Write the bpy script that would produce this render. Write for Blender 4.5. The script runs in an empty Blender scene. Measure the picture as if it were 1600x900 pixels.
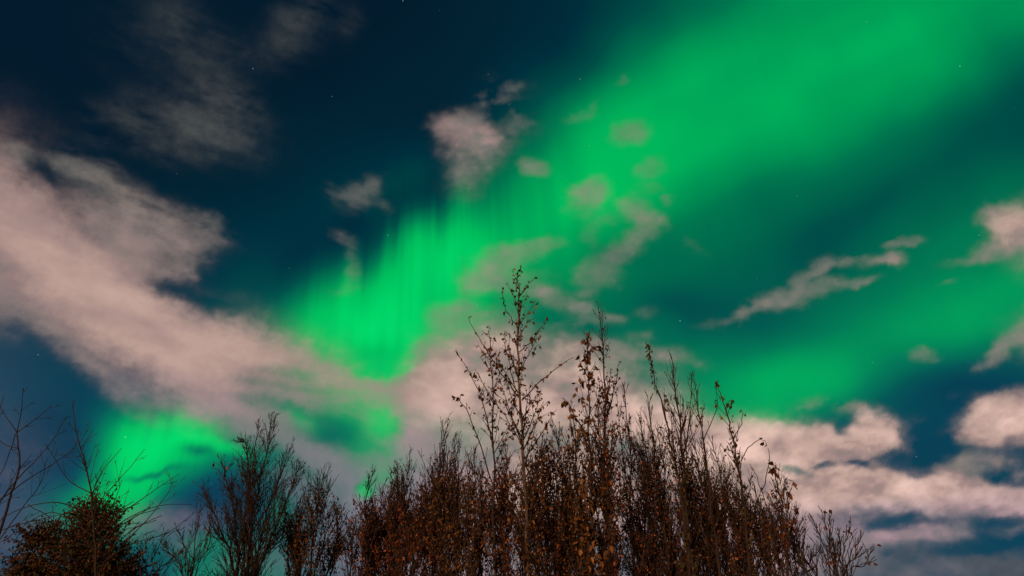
import bpy, math, random
import numpy as np
from mathutils import Vector, Matrix, Quaternion

scene = bpy.context.scene
COL = scene.collection
R = math.radians
# ---------------------------------------------------------------- camera
PITCH = R(29.0)
F = 1067.0                      # 24 mm lens on the 1600-pixel-wide image
CAM_H = 1.6
cam_data = bpy.data.cameras.new("camera"); cam_data.lens = 24.0; cam_data.sensor_width = 36.0
cam_data.clip_start = .05; cam_data.clip_end = 20000
cam = bpy.data.objects.new("camera", cam_data); COL.objects.link(cam)
cam.location = (0, 0, CAM_H); cam.rotation_euler = (math.pi / 2 + PITCH, 0, 0)
scene.camera = cam
# ---------------------------------------------------------------- exposure
scene.view_settings.view_transform = 'Standard'; scene.view_settings.look = 'None'
scene.view_settings.exposure = 0.0; scene.view_settings.gamma = 1.0; scene.view_settings.use_curve_mapping = False
scene.render.engine = 'CYCLES'
scene.cycles.max_bounces = 4; scene.cycles.diffuse_bounces = 2; scene.cycles.transparent_max_bounces = 4
# ---------------------------------------------------------------- world: the night air behind the photographer
SUN_EL, SUN_AZ = R(7.0), R(205.0)       # warm low glow of the town, from behind and to the left
world = bpy.data.worlds.new("World"); scene.world = world; world.use_nodes = True
wn = world.node_tree; wn.nodes.clear()
wo = wn.nodes.new('ShaderNodeOutputWorld'); wb = wn.nodes.new('ShaderNodeBackground'); sk = wn.nodes.new('ShaderNodeTexSky')
sk.sky_type = 'NISHITA'; sk.sun_disc = False; sk.sun_elevation = SUN_EL; sk.sun_rotation = SUN_AZ
wb.inputs['Strength'].default_value = .006
wn.links.new(sk.outputs[0], wb.inputs['Color']); wn.links.new(wb.outputs[0], wo.inputs['Surface'])
# ---------------------------------------------------------------- the one lamp: town light, very weak, orange
sd = bpy.data.lights.new("town_glow", 'SUN'); sd.energy = 2.8; sd.angle = R(6); sd.color = (1.0, .52, .28)
so = bpy.data.objects.new("town_glow", sd); COL.objects.link(so)
dirv = Vector((math.sin(SUN_AZ) * math.cos(SUN_EL), math.cos(SUN_AZ) * math.cos(SUN_EL), math.sin(SUN_EL)))   # towards the light
so.rotation_euler = dirv.to_track_quat('Z', 'Y').to_euler()
so.location = dirv * 60

def lin(c):
    return [((x / 255) / 12.92 if x / 255 <= .04045 else ((x / 255 + .055) / 1.055) ** 2.4) for x in c]
def tag(o, label=None, cat=None, group=None, kind=None):
    for k, val in (('label', label), ('category', cat), ('group', group), ('kind', kind)):
        if val: o[k] = val
    return o
# ---------------------------------------------------------------- sky fields
# The dome's masks are drawn in image pixel coordinates, projected through the camera
# onto the dome; (800, 450) is the image centre, 29 degrees above the horizon, due north.
def _hash(ix, iy, seed):
    h = (ix.astype(np.int64) * 374761393 + iy.astype(np.int64) * 668265263 + seed * 974634777) & 0xFFFFFFFF
    h = ((h ^ (h >> 13)) * 1274126177) & 0xFFFFFFFF
    h = h ^ (h >> 16)
    return (h & 0xFFFF) / 65535.0 * 2 - 1
def vnoise(x, y, seed):
    ix = np.floor(x); iy = np.floor(y); fx = x - ix; fy = y - iy
    fx = fx * fx * fx * (fx * (fx * 6 - 15) + 10); fy = fy * fy * fy * (fy * (fy * 6 - 15) + 10)
    a = _hash(ix, iy, seed); b = _hash(ix + 1, iy, seed); c = _hash(ix, iy + 1, seed); d = _hash(ix + 1, iy + 1, seed)
    return (a * (1 - fx) + b * fx) * (1 - fy) + (c * (1 - fx) + d * fx) * fy
def fbm(x, y, seed, octs=5, gain=.5):
    s = 0; a = 1; n = 0
    for o in range(octs):
        c, sn = math.cos(.6 * o + .3), math.sin(.6 * o + .3)
        s = s + a * vnoise((x * c - y * sn) * 2 ** o, (x * sn + y * c) * 2 ** o, seed + o * 17); n += a; a *= gain
    return s / n
def smooth(a, b, x):
    t = np.clip((x - a) / (b - a), 0, 1); return t * t * (3 - 2 * t)

AUR = np.array([
 # x=0    1    2    3    4    5    6    7    8    9   10   11   12   13   14   15   16
 [.00, .00, .00, .00, .00, .00, .00, .02, .05, .10, .26, .48, .66, .72, .73, .67, .60],   # 0
 [.00, .00, .00, .00, .00, .00, .02, .04, .09, .20, .50, .69, .75, .75, .76, .62, .38],   # 100
 [.00, .00, .00, .00, .02, .04, .06, .10, .26, .60, .77, .76, .74, .68, .52, .37, .29],   # 200
 [.02, .02, .02, .04, .06, .11, .22, .42, .60, .78, .78, .64, .48, .46, .39, .38, .45],   # 300
 [.05, .05, .06, .08, .15, .26, .50, .88, .74, .60, .52, .45, .37, .34, .46, .58, .64],   # 400
 [.08, .08, .08, .14, .36, .84, .98, .86, .50, .42, .46, .34, .35, .53, .69, .71, .62],   # 500
 [.10, .10, .14, .22, .40, .62, .84, .60, .40, .40, .44, .60, .76, .68, .38, .20, .14],   # 600
 [.03, .14, .80, .80, .42, .45, .66, .45, .35, .35, .40, .60, .55, .14, .08, .08, .08],   # 700
 [.03, .42, .62, .12, .26, .30, .35, .30, .30, .30, .30, .20, .12, .08, .07, .07, .07],   # 800
 [.05, .15, .12, .42, .42, .25, .25, .25, .25, .25, .20, .15, .10, .06, .05, .05, .05]])  # 900

def _cubw(t):
    return (-.5 * t**3 + t**2 - .5 * t, 1.5 * t**3 - 2.5 * t**2 + 1, -1.5 * t**3 + 2 * t**2 + .5 * t, .5 * t**3 - .5 * t**2)
def grid(G, u, v):
    gx = np.clip(u / 100., 0, G.shape[1] - 1.001); gy = np.clip(v / 100., 0, G.shape[0] - 1.001)
    ix = np.floor(gx).astype(int); iy = np.floor(gy).astype(int)
    wx = _cubw(gx - ix); wy = _cubw(gy - iy); r = 0
    for j in range(4):
        for i in range(4):
            r = r + wy[j] * wx[i] * G[np.clip(iy + j - 1, 0, G.shape[0] - 1), np.clip(ix + i - 1, 0, G.shape[1] - 1)]
    return r
def bl(u, v, x, y, rx, ry, rot=0, k=1.0):
    c, s = math.cos(math.radians(rot)), math.sin(math.radians(rot))
    dx = u - x; dy = v - y; p = (dx * c + dy * s) / rx; q = (-dx * s + dy * c) / ry
    return np.exp(-(p * p + q * q) ** k)

def aurora(u, v):
    wu = u + 14 * fbm(u / 180, v / 180, 3, 3); wv = v + 14 * fbm(u / 180 + 9, v / 180, 4, 3)
    az = (u - 690) / (v + 1250.) * 1750                      # rays run up towards the magnetic zenith
    tall = vnoise(az / 30, v / 2000, 81) * .6 + vnoise(az / 13, v / 1500, 82) * .28 + vnoise(az / 6.5, v / 1200, 83) * .10
    cz = bl(u, v, 640, 420, 190, 130, -48, 1.3) + .6 * bl(u, v, 220, 700, 130, 80, 0, 1.2) + .35 * bl(u, v, 840, 280, 150, 120, -40, 1)
    wv = wv + 38 * tall * np.clip(cz, 0, 1) * smooth(590, 470, v + 0 * u) + 30 * tall * .6 * bl(u, v, 220, 700, 130, 80, 0, 1.2)
    a = grid(AUR, wu, wv)
    b1, b2 = u * .89 - v * .45, u * .45 + v * .89              # along and across the broad band
    band = vnoise(b1 / 460, b2 / 95, 91) * .5 + vnoise(b1 / 300, b2 / 42, 94) * .22 + .55 * vnoise(b1 / 210, b2 / 180, 92) + .16 * vnoise(b1 / 60, b2 / 50, 95)
    a = a * (1 + .20 * band * smooth(700, 950, u)) * (1 - .07 * smooth(900, 1050, u))
    # local accents (x, y, rx, ry, rot, amount, hardness)
    for x, y, rx, ry, rot, am, k in [
        (625, 470, 120, 50, -52, .07, 1), (545, 515, 90, 26, 8, .08, 1), (635, 545, 22, 40, 20, .06, 1),
        (588, 556, 45, 18, 0, -.14, 1), (735, 340, 26, 75, -8, .14, 1), (690, 300, 34, 70, 0, -.12, 1), (562, 378, 66, 44, -48, -.17, 1), (455, 450, 60, 40, -30, -.12, 1), (1030, 360, 60, 50, 0, -.07, 1), (655, 322, 62, 34, -35, -.15, 1), (720, 400, 40, 22, -50, .07, 1), (480, 430, 60, 50, -30, -.08, 1), (670, 420, 60, 34, -55, .06, 1), (235, 700, 50, 30, -20, .10, 1), (770, 310, 30, 50, 10, -.06, 1),
        (258, 682, 66, 32, 0, .20, 1.5), (235, 730, 75, 44, -45, .16, 1.4), (125, 770, 40, 30, 0, .15, 1), (335, 700, 50, 12, 8, .3, 1.4),
        (235, 737, 42, 6, -2, -.42, 1), (310, 706, 26, 11, 0, -.40, 1.2), (390, 780, 60, 40, 0, -.1, 1), (345, 775, 40, 50, 0, -.20, 1), (300, 810, 50, 22, 0, -.08, 1), (150, 790, 40, 24, -20, .10, 1), (100, 700, 55, 60, 0, -.2, 1),
        (530, 672, 50, 26, 5, -.16, 1), (600, 662, 26, 26, 0, .16, 1.4), (470, 650, 35, 14, 25, .18, 1), (572, 770, 14, 14, 0, .4, 1), (600, 745, 30, 20, 0, .12, 1),
        (1070, 240, 60, 60, 0, .05, 1), (980, 330, 60, 40, 0, .04, 1), (1270, 570, 120, 50, -20, .06, 1), (1460, 600, 120, 30, -15, -.08, 1),
        (1330, 340, 130, 30, -35, -.05, 1), (1050, 470, 80, 30, 10, -.08, 1), (960, 395, 35, 18, 0, -.10, 1), (650, 400, 40, 40, -30, .10, 1), (560, 440, 50, 34, -30, .06, 1), (620, 330, 30, 40, 0, -.03, 1), (320, 850, 40, 25, 0, .2, 1), (430, 800, 25, 30, 0, .2, 1)]:
        a = a + am * bl(wu, wv, x, y, rx, ry, rot, k)
    # rays: streaks that run up towards the magnetic zenith
    ray = vnoise(az / 30, v / 700, 33) * .45 + vnoise(az / 13, v / 500, 37) * .32 + vnoise(az / 5.5, v / 400, 38) * .16 + vnoise(az / 90, v / 700, 47) * .3
    zone = .070 * bl(u, v, 620, 430, 150, 120, -45, 1.2) + .10 * bl(u, v, 240, 710, 100, 70, 0) + .03 * bl(u, v, 800, 300, 120, 90, 0) + .006
    a = a * (1 + ray * zone / .35)
    return np.clip(np.where(a > .85, .85 + (a - .85) * .55, a), 0, 1.05)

# clouds: x, y, rx, ry, rot, alpha, tone, hardness, rough
CL = [
 # big pink bank on the left, sweeping down to the right
 (-60, 330, 130, 120, 40, .95, .90, 1.2, .2), (40, 365, 135, 72, 42, .97, .93, 1.5, .12), (120, 440, 160, 74, 40, .97, .96, 1.6, .12),
 (215, 500, 150, 66, 36, .97, .98, 1.4, .15), (290, 560, 135, 58, 32, .95, .96, 1.3, .2), (360, 540, 110, 48, 18, .92, .97, 1.2, .2),
 (350, 620, 90, 32, 33, .85, .86, 1.1, .3), (450, 560, 100, 34, 16, .72, .92, 1.1, .3), (430, 610, 120, 40, 20, .72, .84, 1.1, .4),
 (530, 585, 80, 26, 18, .55, .86, 1.1, .4), (560, 612, 90, 20, 12, .72, .86, 1.1, .3), (500, 630, 90, 30, 8, .5, .80, 1, .8), (300, 635, 60, 22, 30, .55, .85, 1, .6),
 (440, 660, 60, 22, 26, .62, .72, 1, .3), (480, 705, 60, 24, 32, .72, .72, 1.2, .2), (540, 740, 80, 30, 32, .75, .70, 1.2, .3), (610, 760, 80, 50, 20, .72, .68, 1, .3), (395, 665, 50, 26, 20, .7, .72, 1.1, .3),
 (30, 243, 45, 20, 14, .42, .70, 1.3, 1.0), (122, 258, 52, 24, 20, .44, .70, 1.4, 1.1), (175, 292, 60, 28, 28, .36, .74, 1.3, 1.2), (235, 345, 74, 34, 24, .44, .78, 1.4, 1.2), (285, 375, 52, 36, 14, .50, .82, 1.5, 1.2), (330, 350, 30, 12, 30, .30, .72, 1.2, 1.4), (185, 345, 60, 34, 35, .40, .84, 1.3, .9),
 (318, 365, 34, 18, 20, .35, .80, 1, 1.4), (275, 422, 34, 18, -20, .5, .82, 1.4, 1.2), (195, 400, 50, 50, 40, .5, .88, 1.3, .4), (60, 490, 90, 26, 32, .60, .80, 1.1, .8), (140, 555, 80, 20, 42, .45, .80, 1, 1.0), (0, 460, 40, 60, 0, .6, .82, 1, .5), (205, 610, 60, 24, 38, .5, .8, 1, .8),
 (205, 395, 66, 46, 38, .72, .86, 1.4, .4), (150, 340, 50, 30, 40, .5, .86, 1.3, .5),
 # dim veil above it
 (300, 195, 100, 38, 14, .42, 0.52, 1.2, .9), (200, 190, 60, 24, 10, .26, 0.52, 1.1, .9), (350, 160, 52, 36, 25, .34, 0.55, 1.2, .9), (385, 195, 22, 44, -10, .16, 0.55, 1, 1.2), (250, 232, 90, 20, 8, .22, 0.52, 1, .9), (270, 30, 50, 40, 55, .24, 0.50, 1, .8),
 (310, 95, 60, 55, 60, .17, 0.50, 1, .8), (470, 30, 50, 34, -30, .19, 0.55, 1, 1.0), (540, 35, 20, 26, 0, .13, 0.50, 1, 1), (430, 80, 50, 30, -30, .12, 0.50, 1, .9), (200, 60, 60, 50, 30, .07, 0.50, 1, .8),
 # puffs before the curtain
 (725, 205, 42, 32, 20, .78, .80, 1.6, .8), (748, 232, 52, 36, -20, .62, .74, 1.5, 1.0), (728, 270, 30, 30, 0, .5, .72, 1.2, .9), (775, 155, 26, 16, -25, .46, .66, 1.2, 1.0), (800, 140, 22, 12, -15, .38, .66, 1, 1.2), (810, 180, 30, 22, 20, .22, .6, 1, 1.4), (690, 205, 18, 22, 0, .35, .75, 1, 1.0), (750, 160, 16, 26, 20, .3, .65, 1, 1),
 (560, 305, 26, 20, -25, .58, .62, 1.4, 1.2), (585, 285, 20, 14, -50, .50, .62, 1.3, 1.3), (530, 302, 22, 10, 30, .45, .60, 1.2, 1.3), (592, 316, 16, 7, 20, .4, .6, 1, 1), (535, 370, 18, 10, 30, .38, .58, 1.3, 1.3), (548, 392, 10, 22, -14, .50, .60, 1.3, 1.2), (552, 425, 9, 16, 0, .3, .6, 1, 1.2), (538, 450, 20, 8, -10, .25, .6, 1, 1.2),
 # small red-brown scraps in the green
 (984, 207, 32, 20, -8, .58, .62, 2.0, .5), (1016, 262, 24, 18, -15, .42, .58, 1.8, .6), (923, 298, 32, 22, -28, .78, .70, 2.0, .4), (918, 322, 26, 14, 0, .5, .65, 1.6, .5), (840, 260, 20, 13, 10, .60, .62, 1.8, .6), (903, 181, 24, 8, -10, .38, .55, 1.4, .6), (972, 126, 9, 8, 0, .32, .55, 1.4, .5), (1042, 313, 10, 8, 0, .5, .6, 1.6, .5), (928, 168, 14, 6, -50, .25, .55, 1.2, .6), (1010, 295, 22, 8, 0, .22, .55, 1.2, .8),
 (985, 325, 24, 22, 0, .60, .68, 1.6, .5), (1008, 352, 32, 22, -15, .68, .70, 1.8, .5), (985, 380, 32, 18, -38, .68, .68, 1.6, .4), (950, 405, 36, 20, -25, .62, .66, 1.6, .4), (935, 432, 34, 18, 5, .62, .66, 1.6, .4), (945, 340, 26, 10, -20, .42, .60, 1.3, .5), (925, 365, 12, 18, 0, .22, .6, 1.2, .5),
 (845, 388, 38, 14, -10, .60, .66, 1.8, .3), (785, 405, 52, 20, -12, .66, .68, 1.8, .3), (765, 430, 42, 22, 0, .66, .70, 1.6, .4), (800, 440, 50, 20, 0, .6, .70, 1.4, .4), (740, 445, 22, 14, 20, .4, .7, 1.2, .8),
 (855, 458, 38, 12, 15, .66, .74, 1.4, .7), (895, 478, 40, 14, 12, .66, .76, 1.4, .7), (958, 497, 22, 9, 5, .58, .70, 1.4, .6), (905, 500, 45, 10, 5, .5, .7, 1.2, .8), (915, 455, 20, 7, 0, .3, .7, 1.2, .8), (1000, 485, 14, 8, 0, .2, .6, 1, .8), (1000, 525, 16, 8, 0, .3, .65, 1, .9), (1045, 555, 22, 9, 10, .3, .65, 1, .9), (1090, 566, 14, 6, 0, .25, .65, 1, .8), (1080, 385, 18, 6, 20, .13, .6, 1, .8),
 # pink bank behind the tall trees
 (692, 505, 30, 30, -45, .60, .66, 1.6, .4), (722, 482, 30, 18, -30, .55, .66, 1.4, .8), (662, 548, 28, 24, -50, .62, .70, 1.6, .4), (760, 500, 60, 22, -10, .40, .72, 1.2, .6), (840, 505, 50, 14, 0, .35, .75, 1, .7), (730, 562, 100, 50, -25, .95, .98, 1.5, .2), (690, 620, 76, 54, -15, .97, 1.03, 1.4, .2), (820, 552, 112, 34, 5, .85, 1.0, 1.3, .3), (660, 590, 50, 26, -25, .8, .95, 1.3, .2),
 (950, 545, 95, 15, 8, .66, .82, 1.3, .5), (1010, 562, 45, 9, 10, .45, .8, 1.2, .5), (940, 600, 110, 38, 8, .95, .98, 1.5, .3), (830, 630, 160, 60, 5, .97, 1.0, 1.4, .2), (640, 590, 34, 12, -20, .6, .72, 1.2, .2), (640, 650, 36, 40, 0, .7, .90, 1.1, .3), (650, 690, 60, 34, 0, .85, .90, 1.2, .3), (620, 612, 60, 14, 8, .75, .84, 1.2, .1),
 (990, 655, 90, 40, 5, .97, 1.05, 1.6, .3), (1080, 690, 90, 46, 3, .97, 1.08, 1.6, .3), (1040, 645, 60, 14, 5, .6, .95, 1.2, .5), (1170, 700, 110, 50, 2, .97, 1.12, 1.8, .3),
 (850, 760, 260, 90, 0, .95, .92, 1.4, .2), (1100, 790, 200, 90, 0, .95, .98, 1.4, .2), (700, 820, 160, 90, 0, .85, .80, 1.1, .2), (600, 840, 90, 60, 0, .6, .62, 1, .3), (900, 880, 400, 60, 0, .85, .75, 1.2, .2), (500, 800, 60, 60, 0, .4, .62, 1, .4),
 # white-pink cumulus on the right
 (1240, 695, 62, 44, 12, .98, 1.16, 2.4, .5), (1290, 700, 40, 34, 10, .95, 1.12, 2.0, .6), (1368, 680, 52, 38, 8, .98, 1.14, 2.4, .5), (1330, 702, 40, 22, 0, .9, 1.08, 1.8, .6), (1412, 698, 26, 14, 30, .5, .95, 1.3, 1.0),
 (1290, 765, 90, 40, 0, .98, 1.14, 2.0, .3), (1380, 760, 100, 36, 0, .97, 1.12, 2.0, .4), (1480, 770, 120, 34, 0, .96, 1.06, 1.8, .4), (1590, 785, 80, 28, -8, .95, 1.02, 1.8, .4), (1340, 738, 60, 22, 0, .8, 1.1, 1.8, .6), (1250, 740, 60, 30, 0, .95, 1.14, 1.6, .3), (1480, 728, 50, 18, -10, .6, .85, 1.4, .8), (1560, 735, 70, 26, 0, .62, .78, 1.3, .8), (1540, 715, 40, 20, 0, .3, .75, 1.2, .9),
 (1555, 655, 48, 34, -8, .97, 1.10, 2.2, .6), (1610, 650, 60, 42, 0, .97, 1.10, 2.2, .5), (1540, 680, 50, 18, 10, .75, 1.0, 1.6, .7), (1500, 682, 24, 12, 0, .35, .8, 1.2, 1.2), (1495, 625, 12, 8, 0, .1, .8, 1, 1),
 (1322, 642, 26, 11, -8, .52, .85, 1.5, .9), (1268, 631, 26, 9, -5, .42, .75, 1.3, .9), (1430, 655, 14, 6, 0, .12, .7, 1, 1), (1480, 712, 50, 10, -10, .25, .75, 1, 1.1),
 # darker layers under it
 (1380, 835, 60, 22, 5, .66, .78, 1.3, .5), (1480, 830, 70, 18, -5, .62, .80, 1.3, .6), (1590, 825, 50, 14, -12, .5, .78, 1.2, .7), (1430, 878, 170, 34, 0, .6, .54, 1.2, .5), (1300, 850, 90, 50, 0, .70, .80, 1.2, .3), (1590, 885, 90, 30, 0, .5, .5, 1.2, .4), (1500, 800, 60, 12, 0, .6, .9, 1.3, .5), (1430, 808, 60, 10, 0, .3, .85, 1, .6), (1200, 850, 100, 60, 0, .85, .9, 1.2, .3), (1460, 930, 400, 40, 0, .6, .5, 1.2, .4),
 # long streak cloud, right
 (1140, 500, 34, 7, -8, .46, .62, 1.3, .9), (1175, 485, 30, 9, -25, .55, .66, 1.4, .8), (1212, 468, 34, 15, -12, .82, .78, 1.8, .6), (1255, 462, 34, 14, -10, .72, .74, 1.7, .7), (1250, 440, 24, 16, -30, .72, .74, 1.8, .7), (1282, 415, 18, 16, -30, .62, .72, 1.6, .8), (1300, 445, 30, 13, -10, .62, .70, 1.6, .7), (1340, 440, 28, 9, -8, .58, .66, 1.8, .6),
 (1325, 407, 26, 9, -10, .55, .68, 1.5, .9), (1368, 405, 32, 9, -10, .58, .68, 1.6, .8), (1400, 405, 20, 13, 0, .66, .72, 1.7, .6), (1402, 381, 24, 6, -4, .48, .64, 1.6, .6), (1430, 378, 14, 6, -4, .5, .64, 1.6, .5),
 (1585, 350, 44, 34, 0, .92, .90, 2.0, .5), (1548, 335, 26, 18, -20, .62, .78, 1.6, .7), (1565, 390, 40, 14, -8, .78, .80, 1.5, .5), (1520, 403, 40, 9, -8, .58, .70, 1.4, .5), (1490, 402, 14, 5, 0, .3, .65, 1.2, .8), (1640, 370, 60, 60, 0, .9, .9, 1.6, .4),
 (1590, 530, 38, 16, -26, .72, .80, 1.6, .6), (1550, 553, 30, 13, -32, .70, .76, 1.6, .6), (1524, 572, 8, 10, 0, .4, .7, 1.4, .8), (1441, 552, 21, 11, 5, .60, .72, 1.7, .6), (1480, 441, 12, 4, -10, .25, .65, 1.2, .6), (1645, 520, 60, 40, 0, .8, .85, 1.5, .4),
 # low haze on the left
 (20, 740, 50, 80, 20, .25, .55, 1, .6), (30, 840, 80, 50, 0, .40, .5, 1, .6), (255, 818, 90, 26, -5, .62, .56, 1.2, .6), (290, 850, 40, 18, 0, .3, .55, 1, .9), (105, 650, 20, 10, 0, .1, .5, 1, .8), (115, 680, 30, 6, 0, .12, .5, 1, .8), (5, 610, 30, 60, 0, .15, .5, 1, .4), (560, 665, 10, 16, 0, .3, .6, 1.2, .8), (380, 870, 60, 40, 0, .25, .5, 1, .4), (460, 760, 50, 40, 0, .4, .62, 1, .4),
]
HOLES = [(80, 268, 34, 12, 55, .85, 1.4), (58, 252, 22, 12, 20, .7, 1.3), (215, 315, 36, 8, 22, .4, 1.1), (200, 285, 26, 8, 20, .5, 1), (270, 455, 40, 14, 14, .9, 1.5), (330, 470, 60, 14, 12, .95, 1.5), (315, 425, 16, 12, -30, .5, 1.2),
 (40, 590, 90, 60, 30, .9, 2.0), (110, 640, 70, 60, 20, .9, 2.0), (20, 510, 26, 10, 20, .5, 1.2),
 (530, 670, 64, 26, 6, .93, 1.8), (605, 665, 26, 24, 0, .85, 1.6), (470, 642, 34, 12, 28, .80, 1.4), (425, 627, 56, 11, 8, .50, 1.3), (440, 578, 50, 9, 0, .42, 1.2), (505, 552, 20, 14, 20, .55, 1.4), (460, 605, 60, 8, 8, .35, 1.1), (540, 612, 60, 9, 10, .30, 1.1), (395, 600, 40, 8, 10, .25, 1), (560, 690, 44, 9, 10, .5, 1.3), (590, 700, 18, 9, 0, .5, 1.3), (560, 640, 70, 12, 5, .42, 1.2), (470, 588, 60, 10, 6, .20, 1.2),
 (575, 762, 17, 16, 0, .9, 1.6), (600, 745, 22, 14, 0, .5, 1.2), (595, 545, 48, 36, 0, .9, 2), (588, 578, 34, 12, 0, .8, 1.6),
 (856, 492, 46, 11, 8, .85, 1.5), (815, 475, 14, 8, 0, .5, 1.3), (880, 460, 16, 4, 8, .4, 1.2), (765, 470, 30, 9, 10, .55, 1.3), (800, 530, 40, 8, 10, .18, 1), (980, 580, 30, 10, 8, .35, 1.2), (925, 535, 30, 8, 10, .3, 1.1), (1010, 605, 20, 40, 0, .25, 1.2), (855, 555, 34, 22, 10, .22, 1.1),
 (895, 400, 30, 14, -10, .5, 1.5), (960, 355, 16, 24, 10, .35, 1.3),
 (1240, 735, 22, 8, 12, .90, 1.6), (1290, 727, 28, 7, -8, .92, 1.6), (1345, 727, 26, 6, 4, .88, 1.5), (1262, 742, 18, 6, 0, .5, 1.3), (1412, 722, 38, 20, 10, .98, 2.0), (1460, 716, 30, 16, -15, .8, 1.6), (1440, 742, 26, 8, 0, .7, 1.4), (1312, 665, 15, 18, 25, .92, 1.6), (1280, 655, 26, 6, 16, .4, 1.2), (1560, 742, 24, 13, -5, .80, 1.5), (1595, 720, 28, 10, 0, .8, 1.5), (1545, 710, 16, 8, 0, .5, 1.4),
 (1395, 818, 48, 12, -8, .92, 1.7), (1425, 806, 22, 7, -20, .8, 1.4), (1555, 818, 30, 7, -5, .85, 1.5), (1600, 810, 20, 7, 0, .7, 1.4), (1500, 862, 75, 11, -7, .85, 1.5), (1575, 850, 50, 10, -8, .75, 1.5), (1380, 862, 30, 7, 0, .7, 1.4), (1420, 850, 30, 5, 0, .3, 1.2), (1230, 672, 34, 5, 12, .16, 1), (1375, 905, 30, 8, 0, .25, 1),
 (150, 740, 90, 50, -20, .6, 1.6), (330, 760, 60, 40, 0, .9, 1.8), (270, 700, 60, 26, 10, .9, 2.0), (375, 712, 34, 14, 10, .7, 1.5), (430, 800, 36, 36, 0, .6, 1.4), (330, 860, 44, 16, -20, .7, 1.4)]
def clouds(u, v):
    wu = u + 15 * fbm(u / 60, v / 45, 11, 5, .6) + 6 * fbm(u / 14, v / 11, 13, 3)
    wv = v + 10 * fbm(u / 60 + 7, v / 45, 12, 5, .55) + 4 * fbm(u / 14 + 5, v / 11, 14, 3)
    T = np.ones_like(u); ts = np.zeros_like(u); w = np.full_like(u, 1e-6); rs = np.zeros_like(u)
    for x, y, rx, ry, rot, al, to, k, ro in CL:
        b = al * bl(wu, wv, x, y, rx * .92, ry * .92, rot, k)
        T = T * (1 - b); b2 = b * b + b * .05; ts = ts + b2 * to; rs = rs + b2 * ro; w = w + b2
    for x, y, rx, ry, rot, am, k in HOLES:
        T = 1 - (1 - T) * (1 - am * (.86 if x > 1200 else 1) * bl(wu, wv, x, y, rx, ry, rot, k))
    D = 1 - T; tone = ts / w; rough = rs / w
    # streaky along the bank on the left, lumpy on the right
    a1 = math.radians(22); s1 = u * math.cos(a1) + v * math.sin(a1); s2 = -u * math.sin(a1) + v * math.cos(a1)
    nl = fbm(s1 / 90, s2 / 26, 51, 5, .6); nr = fbm(u / 48, v / 32, 61, 5, .58)
    m = smooth(600, 760, u); n = nl * (1 - m) + nr * m
    al = D + rough * n * (1.5 + .9 * m) * D * (1 - D) * (1 + .5 * (1 - D))
    al = np.clip(al, 0, 1); hard = smooth(1080, 1200, u) * smooth(560, 640, v) * .3; al = al * (1 - hard) + smooth(.12, .86, al) * hard
    # thickness is the clouds' painted light and shade, varied by noise
    lump = fbm(s1 / 110, s2 / 34, 71, 5, .55) * (1 - m) * .8 + fbm(u / 55, v / 34, 72, 5, .6) * m
    tone = tone * (1 + (.12 + .24 * m) * lump)
    return al, tone
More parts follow.
